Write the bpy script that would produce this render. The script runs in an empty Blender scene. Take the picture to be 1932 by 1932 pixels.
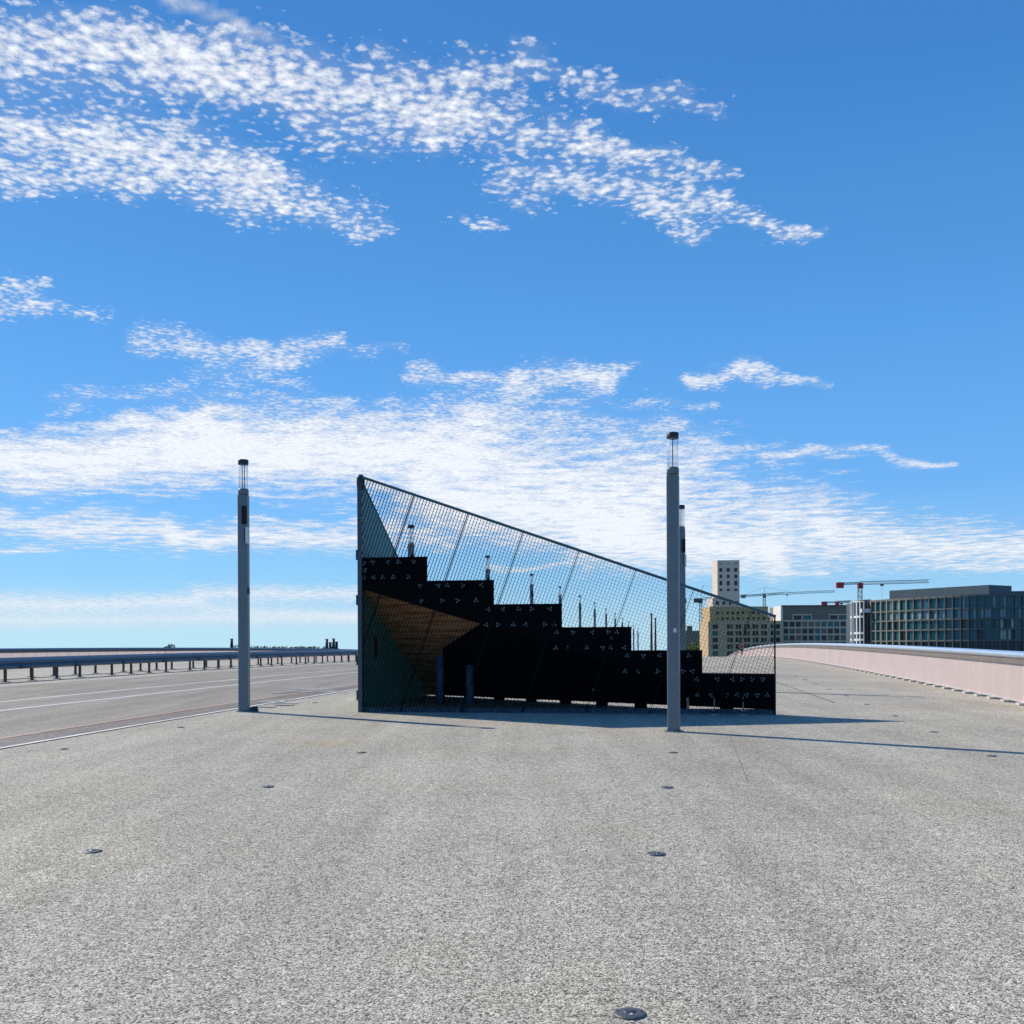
import bpy, math, random
from mathutils import Vector, Matrix
random.seed(7)
S = bpy.context.scene
C = S.collection

# ------------------------------------------------------------------ camera
ROLL = math.radians(0.25)
EYE = 1.6
cam_d = bpy.data.cameras.new('camera'); cam = bpy.data.objects.new('camera', cam_d); C.objects.link(cam)
cam_d.sensor_width = 36; cam_d.sensor_height = 36; cam_d.lens = 36
cam_d.shift_y = (1220-966)/1932
cam_d.clip_start = 0.05; cam_d.clip_end = 400000
cam.matrix_world = Matrix.Translation((0, 0, EYE)) @ Matrix.Rotation(math.pi/2, 4, 'X') @ Matrix.Rotation(-ROLL, 4, 'Z')
S.camera = cam

# ------------------------------------------------------------------ world (sky + high mackerel clouds)
SUNV = Vector((-5.05, 3.90, 5.13)).normalized()      # towards the sun
ELEV = math.asin(SUNV.z); AZ = math.atan2(SUNV.x, SUNV.y)
W = bpy.data.worlds.new('World'); S.world = W; W.use_nodes = True
nt = W.node_tree; nt.nodes.clear()
def N(t, **kw):
    n = nt.nodes.new(t)
    for k, v in kw.items(): setattr(n, k, v)
    return n
def setin(n, i, v):
    if hasattr(v, 'is_output'): nt.links.new(v, n.inputs[i])
    elif v is not None: n.inputs[i].default_value = v
def M(op, a, b=None, c=None, clamp=False):
    n = N('ShaderNodeMath', operation=op, use_clamp=clamp)
    setin(n, 0, a); setin(n, 1, b); setin(n, 2, c); return n.outputs[0]
def V(op, a, b=None, s=None):
    n = N('ShaderNodeVectorMath', operation=op)
    setin(n, 0, a); setin(n, 1, b)
    if s is not None: setin(n, 3, s)
    return n.outputs['Value'] if op in ('DOT_PRODUCT', 'LENGTH') else n.outputs[0]
def comb(x, y, z=0.0):
    n = N('ShaderNodeCombineXYZ'); setin(n, 0, x); setin(n, 1, y); setin(n, 2, z); return n.outputs[0]
tc = N('ShaderNodeTexCoord')
sep = N('ShaderNodeSeparateXYZ'); nt.links.new(tc.outputs['Generated'], sep.inputs[0])
dx, dy, dz = sep.outputs
dzc = M('MAXIMUM', dz, 0.015)
sky = N('ShaderNodeTexSky', sky_type='NISHITA', sun_disc=False)
sky.sun_elevation = ELEV; sky.sun_rotation = AZ
sky.altitude = 0; sky.air_density = 1.0; sky.dust_density = 0.35; sky.ozone_density = 2.2
nt.links.new(comb(dx, dy, dzc), sky.inputs[0])
tint = N('ShaderNodeMix', data_type='RGBA', blend_type='MULTIPLY'); tint.inputs[0].default_value = 1
nt.links.new(sky.outputs[0], tint.inputs[6]); tint.inputs[7].default_value = (1.0, 1.0, 1.0, 1)
# elevation colouring of a very clear maritime sky, blended with the scattering model
ramp = N('ShaderNodeValToRGB'); el_ = ramp.color_ramp.elements
SK = [(0.0, (.60, .82, .95)), (.008, (.54, .785, .94)), (.061, (.31, .615, .93)), (.149, (.168, .465, .93)), (.283, (.106, .366, .82)), (.34, (.088, .325, .745)), (.48, (.056, .242, .63)), (1.0, (.035, .15, .43))]
el_[0].position = 0; el_[0].color = (*SK[0][1], 1); el_[1].position = 1; el_[1].color = (*SK[-1][1], 1)
for ps_, c_ in SK[1:-1]:
    e_ = el_.new(ps_); e_.color = (*c_, 1)
nt.links.new(dzc, ramp.inputs[0])
rs = V('SCALE', ramp.outputs[0], None, 10.0)
tint.inputs[7].default_value = (.52, 1.0, 1.5, 1)
sm = N('ShaderNodeMix', data_type='RGBA'); sm.inputs[0].default_value = .84
nt.links.new(tint.outputs[2], sm.inputs[6]); nt.links.new(rs, sm.inputs[7])
bg = N('ShaderNodeBackground'); bg.inputs[1].default_value = 0.10; nt.links.new(sm.outputs[2], bg.inputs[0])
out = N('ShaderNodeOutputWorld'); nt.links.new(bg.outputs[0], out.inputs[0])

# ------------------------------------------------------------------ sun, view
sd = bpy.data.lights.new('sun', 'SUN'); sd.energy = 5.0; sd.angle = math.radians(0.5); sd.color = (1.0, .915, .78)
so = bpy.data.objects.new('sun', sd); C.objects.link(so); so.rotation_mode = 'QUATERNION'
so.rotation_quaternion = SUNV.to_track_quat('Z', 'Y')
S.view_settings.view_transform = 'Standard'; S.view_settings.look = 'None'
S.view_settings.exposure = 0.0; S.view_settings.gamma = 1; S.view_settings.use_curve_mapping = False
S.render.resolution_x = S.render.resolution_y = 1024

# ------------------------------------------------------------------ helpers
SL, KK, RD = 0.0176, 0.000125, 0.177          # deck grade, camber, road direction dx/dy
def deck(y): return SL*y - KK*y*y
def lane(x0, y): return x0 + RD*y             # lane offset x0 at depth y
def level(px, py):
    a, b = px-966, 1220-py
    return a*math.cos(ROLL)+b*math.sin(ROLL), -a*math.sin(ROLL)+b*math.cos(ROLL)
def at(px, py, D):
    a, b = level(px, py); return Vector((a/1932*D, D, EYE+b/1932*D))
def on_deck(px, py):
    a, b = level(px, py); t = b/1932           # EYE + t*D = SL*D - KK*D^2
    B = t-SL; D = (-B - math.sqrt(B*B-4*KK*EYE))/(2*KK)
    return Vector((a/1932*D, D, deck(D)))
class MB:
    def __init__(s): s.v = []; s.f = []
    def box(s, c, size, ax=None):
        c = Vector(c); X, Y, Z = ax or (Vector((1,0,0)), Vector((0,1,0)), Vector((0,0,1)))
        n = len(s.v)
        for k in (-1, 1):
            for j in (-1, 1):
                for i in (-1, 1): s.v.append(c + X*(i*size[0]/2) + Y*(j*size[1]/2) + Z*(k*size[2]/2))
        for f in ((0,2,3,1),(4,5,7,6),(0,1,5,4),(2,6,7,3),(0,4,6,2),(1,3,7,5)): s.f.append([n+i for i in f])
        return s
    def prism(s, poly, off):
        """poly: list of 3d points, off: extrusion vector"""
        n = len(s.v); m = len(poly); off = Vector(off)
        s.v += [Vector(p) for p in poly] + [Vector(p)+off for p in poly]
        s.f.append([n+i for i in range(m)][::-1]); s.f.append([n+m+i for i in range(m)])
        for i in range(m): j = (i+1) % m; s.f.append([n+i, n+j, n+m+j, n+m+i])
        return s
    def tube(s, a, b, r, n=8, r2=None, cap=True):
        a = Vector(a); b = Vector(b); d = (b-a).normalized(); r2 = r if r2 is None else r2
        t = Vector((0,0,1)) if abs(d.z) < .9 else Vector((1,0,0))
        X = d.cross(t).normalized(); Y = d.cross(X)
        k = len(s.v)
        for P, rr in ((a, r), (b, r2)):
            for i in range(n):
                g = 2*math.pi*i/n; s.v.append(P + X*(rr*math.cos(g)) + Y*(rr*math.sin(g)))
        for i in range(n): j = (i+1) % n; s.f.append([k+i, k+j, k+n+j, k+n+i])
        if cap: s.f.append([k+i for i in range(n)][::-1]); s.f.append([k+n+i for i in range(n)])
        return s
    def lathe(s, c, prof, n=20):
        c = Vector(c); k = len(s.v); m = len(prof)
        for (r, z) in prof:
            for i in range(n):
                g = 2*math.pi*i/n; s.v.append(c+Vector((r*math.cos(g), r*math.sin(g), z)))
        for j in range(m-1):
            for i in range(n):
                i2 = (i+1) % n; s.f.append([k+j*n+i, k+j*n+i2, k+(j+1)*n+i2, k+(j+1)*n+i])
        s.f.append([k+i for i in range(n)][::-1]); s.f.append([k+(m-1)*n+i for i in range(n)])
        return s
    def sweep(s, pts, prof, closed=True):
        """prof: (side, up) offsets swept along pts"""
        k = len(s.v); m = len(prof)
        for i, P in enumerate(pts):
            d = (pts[min(i+1, len(pts)-1)]-pts[max(i-1, 0)]).normalized(); X = Vector((d.y, -d.x, 0)).normalized(); Z = Vector((0,0,1))
            for (a, b) in prof: s.v.append(P + X*a + Z*b)
        for i in range(len(pts)-1):
            for j in range(m if closed else m-1):
                j2 = (j+1) % m; s.f.append([k+i*m+j, k+i*m+j2, k+(i+1)*m+j2, k+(i+1)*m+j])
        if closed:
            s.f.append([k+j for j in range(m)][::-1]); s.f.append([k+(len(pts)-1)*m+j for j in range(m)])
        return s
    def build(s, name, mat, parent=None, smooth=False, bevel=0):
        org = Vector((0,0,0)); q = parent
        while q is not None: org += q.location; q = q.parent
        me = bpy.data.meshes.new(name); me.from_pydata([tuple(v-org) for v in s.v], [], s.f); me.update()
        import bmesh
        bm = bmesh.new(); bm.from_mesh(me); bmesh.ops.recalc_face_normals(bm, faces=bm.faces); bm.to_mesh(me); bm.free()
        o = bpy.data.objects.new(name, me); C.objects.link(o)
        if mat: me.materials.append(mat)
        if parent: o.parent = parent
        if smooth:
            for pl in me.polygons: pl.use_smooth = len(pl.vertices) == 4
        if bevel:
            b = o.modifiers.new('bevel', 'BEVEL'); b.width = bevel; b.segments = 3; b.limit_method = 'ANGLE'
        return o
def tag(o, label=None, cat=None, group=None, kind=None):
    if label: o['label'] = label
    if cat: o['category'] = cat
    if group: o['group'] = group
    if kind: o['kind'] = kind
    return o
def empty(name, loc, label, cat, group=None):
    o = bpy.data.objects.new(name, None); C.objects.link(o); o.location = loc; return tag(o, label, cat, group)
def kids(o): return [c for c in list(bpy.data.objects) if c.parent == o]
def copy_tree(o, parent=None):
    ch = kids(o); c = o.copy(); C.objects.link(c); c.parent = parent
    for k in ch: copy_tree(k, c)
    return c

# ------------------------------------------------------------------ materials
def mat(name, col, rough=.6, metal=0, var=.12, scale=3, bump=0, bscale=60, spec=.5, trans=0, translucent=0, stretch=None):
    m = bpy.data.materials.new(name); m.use_nodes = True; t = m.node_tree; b = t.nodes['Principled BSDF']
    b.inputs['Roughness'].default_value = rough; b.inputs['Metallic'].default_value = metal
    b.inputs['Specular IOR Level'].default_value = spec
    tcn = t.nodes.new('ShaderNodeTexCoord'); src = tcn.outputs['Object']
    if stretch:
        mp = t.nodes.new('ShaderNodeMapping'); mp.inputs['Scale'].default_value = stretch; t.links.new(src, mp.inputs[0]); src = mp.outputs[0]
    nz = t.nodes.new('ShaderNodeTexNoise'); nz.inputs['Scale'].default_value = scale; nz.inputs['Detail'].default_value = 5; t.links.new(src, nz.inputs['Vector'])
    r = t.nodes.new('ShaderNodeMapRange'); r.inputs[1].default_value = .3; r.inputs[2].default_value = .7
    r.inputs[3].default_value = 1-var; r.inputs[4].default_value = 1+var; t.links.new(nz.outputs['Fac'], r.inputs[0])
    mm = t.nodes.new('ShaderNodeVectorMath'); mm.operation = 'SCALE'; mm.inputs[0].default_value = col; t.links.new(r.outputs[0], mm.inputs[3])
    t.links.new(mm.outputs[0], b.inputs['Base Color'])
    if bump:
        n2 = t.nodes.new('ShaderNodeTexNoise'); n2.inputs['Scale'].default_value = bscale; t.links.new(src, n2.inputs['Vector'])
        bp = t.nodes.new('ShaderNodeBump'); bp.inputs['Strength'].default_value = bump; bp.inputs['Distance'].default_value = .01
        t.links.new(n2.outputs['Fac'], bp.inputs['Height']); t.links.new(bp.outputs[0], b.inputs['Normal'])
    if translucent:
        tr = t.nodes.new('ShaderNodeBsdfTranslucent'); t.links.new(mm.outputs[0], tr.inputs[0])
        ms = t.nodes.new('ShaderNodeMixShader'); ms.inputs[0].default_value = translucent
        t.links.new(b.outputs[0], ms.inputs[1]); t.links.new(tr.outputs[0], ms.inputs[2])
        t.links.new(ms.outputs[0], t.nodes['Material Output'].inputs[0])
    return m
def aggregate(name, pale, mid, dark, scale=70, contrast=1.0, streak=.08):
    m = bpy.data.materials.new(name); m.use_nodes = True; t = m.node_tree; b = t.nodes['Principled BSDF']
    b.inputs['Roughness'].default_value = .85; b.inputs['Specular IOR Level'].default_value = .25
    L = t.links.new
    def nd(k, **kw):
        n = t.nodes.new(k)
        for a_, v_ in kw.items(): setattr(n, a_, v_)
        return n
    tcn = nd('ShaderNodeTexCoord'); obj = tcn.outputs['Object']
    wn_ = nd('ShaderNodeTexNoise'); wn_.inputs['Scale'].default_value = scale*.8; L(obj, wn_.inputs['Vector'])
    sc = nd('ShaderNodeVectorMath', operation='SCALE'); sc.inputs[3].default_value = .012; L(wn_.outputs['Color'], sc.inputs[0])
    ad = nd('ShaderNodeVectorMath', operation='ADD'); L(obj, ad.inputs[0]); L(sc.outputs[0], ad.inputs[1])
    vo = nd('ShaderNodeTexVoronoi'); vo.inputs['Scale'].default_value = scale; L(ad.outputs[0], vo.inputs['Vector'])
    sx = nd('ShaderNodeSeparateXYZ'); L(vo.outputs['Color'], sx.inputs[0])
    cr = nd('ShaderNodeValToRGB'); e = cr.color_ramp.elements
    e[0].position = 0; e[0].color = (*dark, 1); e[1].position = 1; e[1].color = (*pale, 1)
    for ps, cl in ((.16, dark), (.30, mid), (.62, mid), (.82, pale)):
        x = e.new(ps); x.color = (*cl, 1)
    L(sx.outputs[0], cr.inputs[0])
    # joints between the stones
    ed = nd('ShaderNodeMapRange'); ed.inputs[1].default_value = .45; ed.inputs[2].default_value = .85; ed.inputs[3].default_value = 1; ed.inputs[4].default_value = 1-.55*contrast
    L(vo.outputs['Distance'], ed.inputs[0])
    # clumps, patches and wheel-brushed streaks
    def rng(src, lo, hi, a0=.3, a1=.7):
        r = nd('ShaderNodeMapRange'); r.inputs[1].default_value = a0; r.inputs[2].default_value = a1; r.inputs[3].default_value = lo; r.inputs[4].default_value = hi; L(src, r.inputs[0]); return r.outputs[0]
    n1 = nd('ShaderNodeTexNoise'); n1.inputs['Scale'].default_value = 22; n1.inputs['Detail'].default_value = 3; L(obj, n1.inputs['Vector'])
    n2 = nd('ShaderNodeTexNoise'); n2.inputs['Scale'].default_value = .55; n2.inputs['Detail'].default_value = 7; n2.inputs['Roughness'].default_value = .65; L(obj, n2.inputs['Vector'])
    mp = nd('ShaderNodeMapping'); mp.inputs['Rotation'].default_value = (0, 0, math.atan(RD)); mp.inputs['Scale'].default_value = (1.7, .16, 1); L(obj, mp.inputs[0])
    n3 = nd('ShaderNodeTexNoise'); n3.inputs['Scale'].default_value = 1.1; n3.inputs['Detail'].default_value = 6; L(mp.outputs[0], n3.inputs['Vector'])
    def mul(a_, b_):
        x = nd('ShaderNodeMath', operation='MULTIPLY'); L(a_, x.inputs[0]); L(b_, x.inputs[1]); return x.outputs[0]
    n4 = nd('ShaderNodeTexNoise'); n4.inputs['Scale'].default_value = 5; n4.inputs['Detail'].default_value = 6; n4.inputs['Roughness'].default_value = .7; L(obj, n4.inputs['Vector'])
    k = mul(mul(mul(ed.outputs[0], rng(n1.outputs['Fac'], 1-.22*contrast, 1+.22*contrast)), mul(rng(n2.outputs['Fac'], .90, 1.09), rng(n4.outputs['Fac'], .93, 1.07))), rng(n3.outputs['Fac'], 1-streak, 1+streak))
    fin = nd('ShaderNodeVectorMath', operation='SCALE'); L(cr.outputs[0], fin.inputs[0]); L(k, fin.inputs[3])
    # warm tinge in places
    n5 = nd('ShaderNodeTexNoise'); n5.inputs['Scale'].default_value = .35; n5.inputs['Detail'].default_value = 4; L(obj, n5.inputs['Vector'])
    tm = nd('ShaderNodeMix', data_type='RGBA', blend_type='MULTIPLY'); tm.inputs[7].default_value = (1.0, .965, .92, 1)
    mp2 = nd('ShaderNodeMapping'); mp2.inputs['Rotation'].default_value = (0, 0, math.atan(RD)); mp2.inputs['Scale'].default_value = (4.5, .10, 1); L(obj, mp2.inputs[0])
    n6 = nd('ShaderNodeTexNoise'); n6.inputs['Scale'].default_value = 1.0; n6.inputs['Detail'].default_value = 5; n6.inputs['Roughness'].default_value = .6; L(mp2.outputs[0], n6.inputs['Vector'])
    n7 = nd('ShaderNodeTexNoise'); n7.inputs['Scale'].default_value = .16; n7.inputs['Detail'].default_value = 3; L(obj, n7.inputs['Vector'])
    k2 = mul(rng(n6.outputs['Fac'], 1-streak*.6, 1+streak*.5), rng(n7.outputs['Fac'], .93, 1.06, .35, .65))
    f2 = nd('ShaderNodeVectorMath', operation='SCALE'); L(fin.outputs[0], f2.inputs[0]); L(k2, f2.inputs[3]); fin = f2
    # rusty seepage stain beside the staircase
    dv = nd('ShaderNodeVectorMath', operation='DISTANCE'); dv.inputs[1].default_value = tuple(on_deck(618, 1401)); L(obj, dv.inputs[0])
    ns = nd('ShaderNodeMath', operation='MULTIPLY_ADD'); L(n4.outputs['Fac'], ns.inputs[0]); ns.inputs[1].default_value = 1.4; L(dv.outputs['Value'], ns.inputs[2])
    sm_ = nd('ShaderNodeMix', data_type='RGBA', blend_type='MULTIPLY'); sm_.inputs[7].default_value = (.97, .86, .70, 1)
    L(rng(ns.outputs[0], .75, 0, .8, 1.5), sm_.inputs[0]); L(fin.outputs[0], sm_.inputs[6])
    L(rng(n5.outputs['Fac'], 0, .8, .45, .65), tm.inputs[0]); L(sm_.outputs[2], tm.inputs[6])
    L(tm.outputs[2], b.inputs['Base Color'])
    bp = nd('ShaderNodeBump'); bp.inputs['Strength'].default_value = .7*contrast; bp.inputs['Distance'].default_value = .006; bp.invert = True
    L(vo.outputs['Distance'], bp.inputs['Height']); L(bp.outputs[0], b.inputs['Normal'])
    return m
m_conc = aggregate('exposed_aggregate', (.74, .69, .575), (.475, .44, .36), (.16, .148, .124), 106, 1.0, .10)
m_road = aggregate('worn_asphalt', (.38, .345, .295), (.285, .26, .22), (.16, .148, .13), 60, .5, .14)
m_road2 = aggregate('pinkish_asphalt', (.29, .255, .235), (.21, .185, .17), (.11, .10, .095), 60, .5, .14)
m_white = mat('white_paint', (.72, .72, .70), .6, var=.12, scale=4)
m_orange = mat('faded_orange_paint', (.46, .30, .22), .7, var=.2, scale=3)
m_faint = mat('worn_white_paint', (.36, .35, .34), .8, var=.15, scale=6)
m_joint = mat('dark_joint_rubber', (.06, .06, .06), .8)
m_post = mat('blue_grey_paint', (.135, .170, .190), .45, var=.07, scale=5)
m_dark = mat('charcoal_paint', (.022, .028, .035), .5)
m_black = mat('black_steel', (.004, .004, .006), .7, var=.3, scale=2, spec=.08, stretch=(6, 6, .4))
m_black_m = mat('black_speaker_grille', (.008, .008, .01), .8)
m_green = mat('dark_teal_sheet', (.14, .36, .35), .6, var=.1, scale=2, translucent=.13)
m_grate = mat('teal_grating_steel', (.004, .010, .013), .8, spec=.15, var=.1)
m_frame = mat('slate_frame_steel', (.035, .06, .085), .45)
m_trail = mat('teal_top_rail', (.035, .10, .12), .45)
m_bolt = mat('zinc_bolt', (.22, .34, .38), .5, 0)
m_base = mat('galvanised_blue_channel', (.05, .12, .19), .45, .0, var=.5, scale=9)
m_col = mat('navy_column', (.10, .19, .34), .4, var=.2)
m_pink = mat('pink_panel', (.82, .64, .57), .6, var=.04, scale=.8, translucent=.35)
m_pinkrib = mat('pale_pink_rib', (.92, .78, .74), .5, translucent=.3)
m_rail = mat('brushed_steel_rail', (.62, .70, .80), .28, .75, var=.05, scale=1)
m_railL = mat('blue_steel_rail', (.13, .19, .27), .4, .3, var=.05, scale=1)
m_under = mat('taupe_channel', (.20, .17, .155), .6, var=.1)
m_foot = mat('white_bracket', (.52, .49, .46), .5)
m_guard = mat('blue_guardrail', (.055, .105, .16), .38, .3, var=.1, scale=1)
m_gpost = mat('brown_guard_post', (.055, .042, .040), .6)
m_stud = mat('steel_stud', (.10, .105, .11), .5, .3, var=.15, scale=30)
m_lens = mat('smoky_lens', (.05, .06, .075), .35, .2)
def glass(name, col, rough=.02):
    m = bpy.data.materials.new(name); m.use_nodes = True; t = m.node_tree; b = t.nodes['Principled BSDF']
    tr = t.nodes.new('ShaderNodeBsdfTransparent'); tr.inputs[0].default_value = (*col, 1)
    b.inputs['Base Color'].default_value = (.7, .75, .8, 1); b.inputs['Roughness'].default_value = rough
    fr = t.nodes.new('ShaderNodeLayerWeight'); fr.inputs[0].default_value = .35
    r = t.nodes.new('ShaderNodeMapRange'); r.inputs[3].default_value = .03; r.inputs[4].default_value = .75; t.links.new(fr.outputs['Facing'], r.inputs[0])
    ms = t.nodes.new('ShaderNodeMixShader'); t.links.new(r.outputs[0], ms.inputs[0]); t.links.new(tr.outputs[0], ms.inputs[1]); t.links.new(b.outputs[0], ms.inputs[2])
    t.links.new(ms.outputs[0], t.nodes['Material Output'].inputs[0]); return m
m_glass = glass('clear_lantern_glass', (.97, .98, 1.0))
m_wood = bpy.data.materials.new('plank_soffit'); m_wood.use_nodes = True
def _wood():
    t = m_wood.node_tree; b = t.nodes['Principled BSDF']; b.inputs['Roughness'].default_value = .7; L = t.links.new
    tcn = t.nodes.new('ShaderNodeTexCoord'); mp = t.nodes.new('ShaderNodeMapping')
    mp.inputs['Rotation'].default_value = (0, 0, math.radians(43)); L(tcn.outputs['Object'], mp.inputs[0])
    nz = t.nodes.new('ShaderNodeTexNoise'); nz.inputs['Scale'].default_value = 2.2; nz.inputs['Detail'].default_value = 8
    st = t.nodes.new('ShaderNodeMapping'); st.inputs['Scale'].default_value = (.6, 5, 5); L(mp.outputs[0], st.inputs[0]); L(st.outputs[0], nz.inputs['Vector'])
    wv = t.nodes.new('ShaderNodeTexWave'); wv.bands_direction = 'Z'; wv.inputs['Scale'].default_value = 1.9; wv.inputs['Distortion'].default_value = .3; L(tcn.outputs['Object'], wv.inputs[0])
    cr = t.nodes.new('ShaderNodeValToRGB'); e = cr.color_ramp.elements
    e[0].position = .25; e[0].color = (.22, .09, .04, 1); e[1].position = .75; e[1].color = (.97, .60, .33, 1); x = e.new(.5); x.color = (.72, .36, .17, 1)
    L(nz.outputs['Fac'], cr.inputs[0])
    r = t.nodes.new('ShaderNodeMapRange'); r.inputs[1].default_value = 0; r.inputs[2].default_value = .10; r.inputs[3].default_value = .5; r.inputs[4].default_value = 1; L(wv.outputs['Fac'], r.inputs[0])
    sc = t.nodes.new('ShaderNodeVectorMath'); sc.operation = 'SCALE'; L(cr.outputs[0], sc.inputs[0]); L(r.outputs[0], sc.inputs[3]); L(sc.outputs[0], b.inputs['Base Color'])
_wood()

# ------------------------------------------------------------------ setting
YS = [-12 + 2.0*i for i in range(150)]          # deck stations up to y = 286
def strip(name, x0, x1, dz, m, y0=-12, y1=286, thick=0, skip=None):
    b = MB(); ys = [y0] + [y for y in YS if y0 < y < y1] + [y1]
    for y in ys:
        b.v.append(Vector((lane(x0, y), y, deck(y)+dz))); b.v.append(Vector((lane(x1, y), y, deck(y)+dz)))
        if thick: b.v.append(Vector((lane(x1, y), y, deck(y)+dz-thick))); b.v.append(Vector((lane(x0, y), y, deck(y)+dz-thick)))
    n = 4 if thick else 2
    for i in range(len(ys)-1):
        for j in range(n if thick else 1):
            j2 = (j+1) % n; b.f.append([i*n+j, i*n+j2, (i+1)*n+j2, (i+1)*n+j])
    if thick:
        b.f.append([0, 1, 2, 3]); b.f.append([(len(ys)-1)*n+j for j in range(4)])
    return tag(b.build(name, m), kind='structure')
m_white2 = mat('worn_kerb_paint', (.62, .60, .56), .7, var=.25, scale=1.5)
strip('bridge_deck', -39.6, 7.5, 0, m_conc, thick=1.2)
strip('road', -21.3, -9.60, .004, m_road)
strip('cycle_lane', -10.36, -9.60, .008, m_road2)
strip('road_marking', -9.61, -9.50, .012, m_white2)
strip('road_marking', -10.48, -10.38, .012, m_orange)
strip('road_marking', -14.38, -14.25, .008, m_white)
strip('road_marking', -16.32, -16.19, .008, m_white)
b = MB()
for (cx, cy, L_, wd) in ((536, 1327.5, 2.6, .5), (575, 1303.5, 3.0, .5), (600, 1303, 2.2, .7)):     # worn cycle symbols
    P0 = on_deck(cx, cy)
    for k in range(5):
        x = P0.x+random.uniform(-.45, .45); y = P0.y+(k-2)*L_/5; w2 = random.uniform(.2, wd); z = deck(y)+.0125
        b.prism([(x-w2, y-.18, z), (x+w2, y-.22, z), (x+w2*.7, y+.2, z), (x-w2*.8, y+.16, z)], (0, 0, .001))
tag(b.build('road_marking', m_faint), kind='structure')
m_faintj = mat('filled_crack', (.20, .19, .17), .8)
def seam(name, a, c, w=.02, m=m_joint):
    b = MB(); d = (c-a); d.z = 0; n = Vector((d.y, -d.x, 0)).normalized()*w/2; k = 10
    for i in range(k):
        p0 = a+(c-a)*(i/k); p1 = a+(c-a)*((i+1)/k)
        P = []
        for q_ in (p0-n, p0+n, p1+n, p1-n): P.append((q_.x, q_.y, deck(q_.y)+.004))
        b.prism(P, (0, 0, .001))
    return tag(b.build(name, m), kind='structure')
seam('deck_joint', on_deck(1464, 1287), on_deck(1574, 1326), .03)
seam('deck_joint', on_deck(1376, 1386), on_deck(1411, 1476), .004, m_faintj)

m_water = mat('river_water', (.05, .08, .09), .15, bump=.4, bscale=.8)
m_land = mat('bank_ground', (.12, .14, .08), .9, var=.3, scale=.05)
tag(MB().box((0, 1500, -16.5), (7000, 6000, 1)).build('water', m_water), kind='structure')
tag(MB().prism([(-60, 284, -8), (900, 250, -8), (1400, 1400, -8), (-10, 1400, -8)], (0, 0, -9)).build('ground', m_land), kind='structure')
tag(MB().prism([(-900, 700, -12), (-240, 860, -12), (-60, 1400, -12), (-1600, 1500, -12)], (0, 0, -3.9)).build('ground', m_land), kind='structure')

# ------------------------------------------------------------------ clouds: one high flat layer, 2.5 km up
# fields: x0,y0,x1,y1,w0,w1,strength   (tangent coordinates x 1932, measured from straight ahead / 1220 up)
FIELDS = [
 (-60, 70, 420, 130, 78, 66, 1.0), (420, 130, 800, 205, 75, 62, 1.0), (800, 205, 1120, 270, 60, 40, .88), (1120, 280, 1400, 335, 32, 16, .85),
 (700, 130, 980, 135, 50, 42, .74), (980, 130, 1370, 200, 40, 20, .76), (480, 190, 830, 270, 40, 30, .75),
 (-60, 205, 250, 275, 55, 52, 1.0), (250, 275, 480, 325, 55, 50, .95), (480, 345, 740, 420, 50, 26, .88), (-60, 290, 420, 365, 42, 26, .78),
 (200, 175, 560, 205, 24, 20, .62), (600, 240, 720, 290, 50, 24, .66),
 (930, 335, 1230, 370, 30, 42, .85), (1230, 375, 1560, 440, 42, 14, .85), (1200, 400, 1320, 440, 28, 20, .78),
 (880, 415, 960, 425, 14, 10, .72),
 (-40, 530, 60, 540, 26, 18, .72), (-40, 575, 100, 572, 26, 16, .86), (90, 580, 160, 590, 18, 14, .6),
 (230, 640, 480, 665, 26, 32, .80), (480, 670, 620, 630, 26, 18, .84), (600, 635, 740, 660, 18, 10, .68), (390, 700, 560, 715, 26, 18, .68),
 (100, 735, 660, 760, 26, 16, .62), (750, 700, 940, 712, 14, 30, .86), (940, 712, 1150, 712, 34, 24, 1.05), (1100, 690, 1200, 680, 14, 8, .66),
 (1290, 705, 1440, 715, 12, 17, .92), (1440, 715, 1580, 722, 14, 5, .80), (880, 735, 1330, 760, 16, 16, .60),
 (-60, 860, 420, 850, 52, 56, 1.45), (300, 800, 560, 835, 20, 50, 1.2), (420, 850, 900, 850, 66, 84, 1.40), (900, 865, 1250, 930, 100, 106, 1.12),
 (1250, 930, 1580, 1000, 104, 72, 1.0), (1580, 1010, 1960, 1045, 62, 34, 1.12), (1150, 1010, 1500, 1050, 58, 40, 1.4), (800, 940, 1200, 975, 58, 60, 1.4), (1350, 845, 1800, 878, 16, 8, .86),
 (100, 790, 420, 800, 16, 26, .80), (900, 790, 1280, 800, 34, 16, .78),
 (-60, 975, 330, 1005, 26, 36, 1.05), (330, 1012, 700, 1018, 22, 22, 1.15), (480, 985, 700, 985, 10, 10, .85), (-60, 900, 330, 915, 30, 22, .8), (-60, 1032, 130, 1034, 8, 6, 1.0),
 (-60, 1140, 350, 1134, 26, 20, 1.02), (350, 1120, 800, 1120, 20, 15, .98), (-60, 1168, 700, 1164, 18, 18, .92), (350, 1148, 900, 1170, 16, 14, .88),
 (940, 1070, 1130, 1068, 6, 5, .95), (1320, 1080, 1500, 1080, 5, 5, .9), (1480, 1082, 1600, 1082, 6, 5, 1.0), (1780, 1072, 1960, 1076, 8, 8, 1.0), (700, 1000, 860, 1025, 30, 20, .9),
 (1000, 1010, 1100, 1020, 20, 20, 1.0),
]

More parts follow.
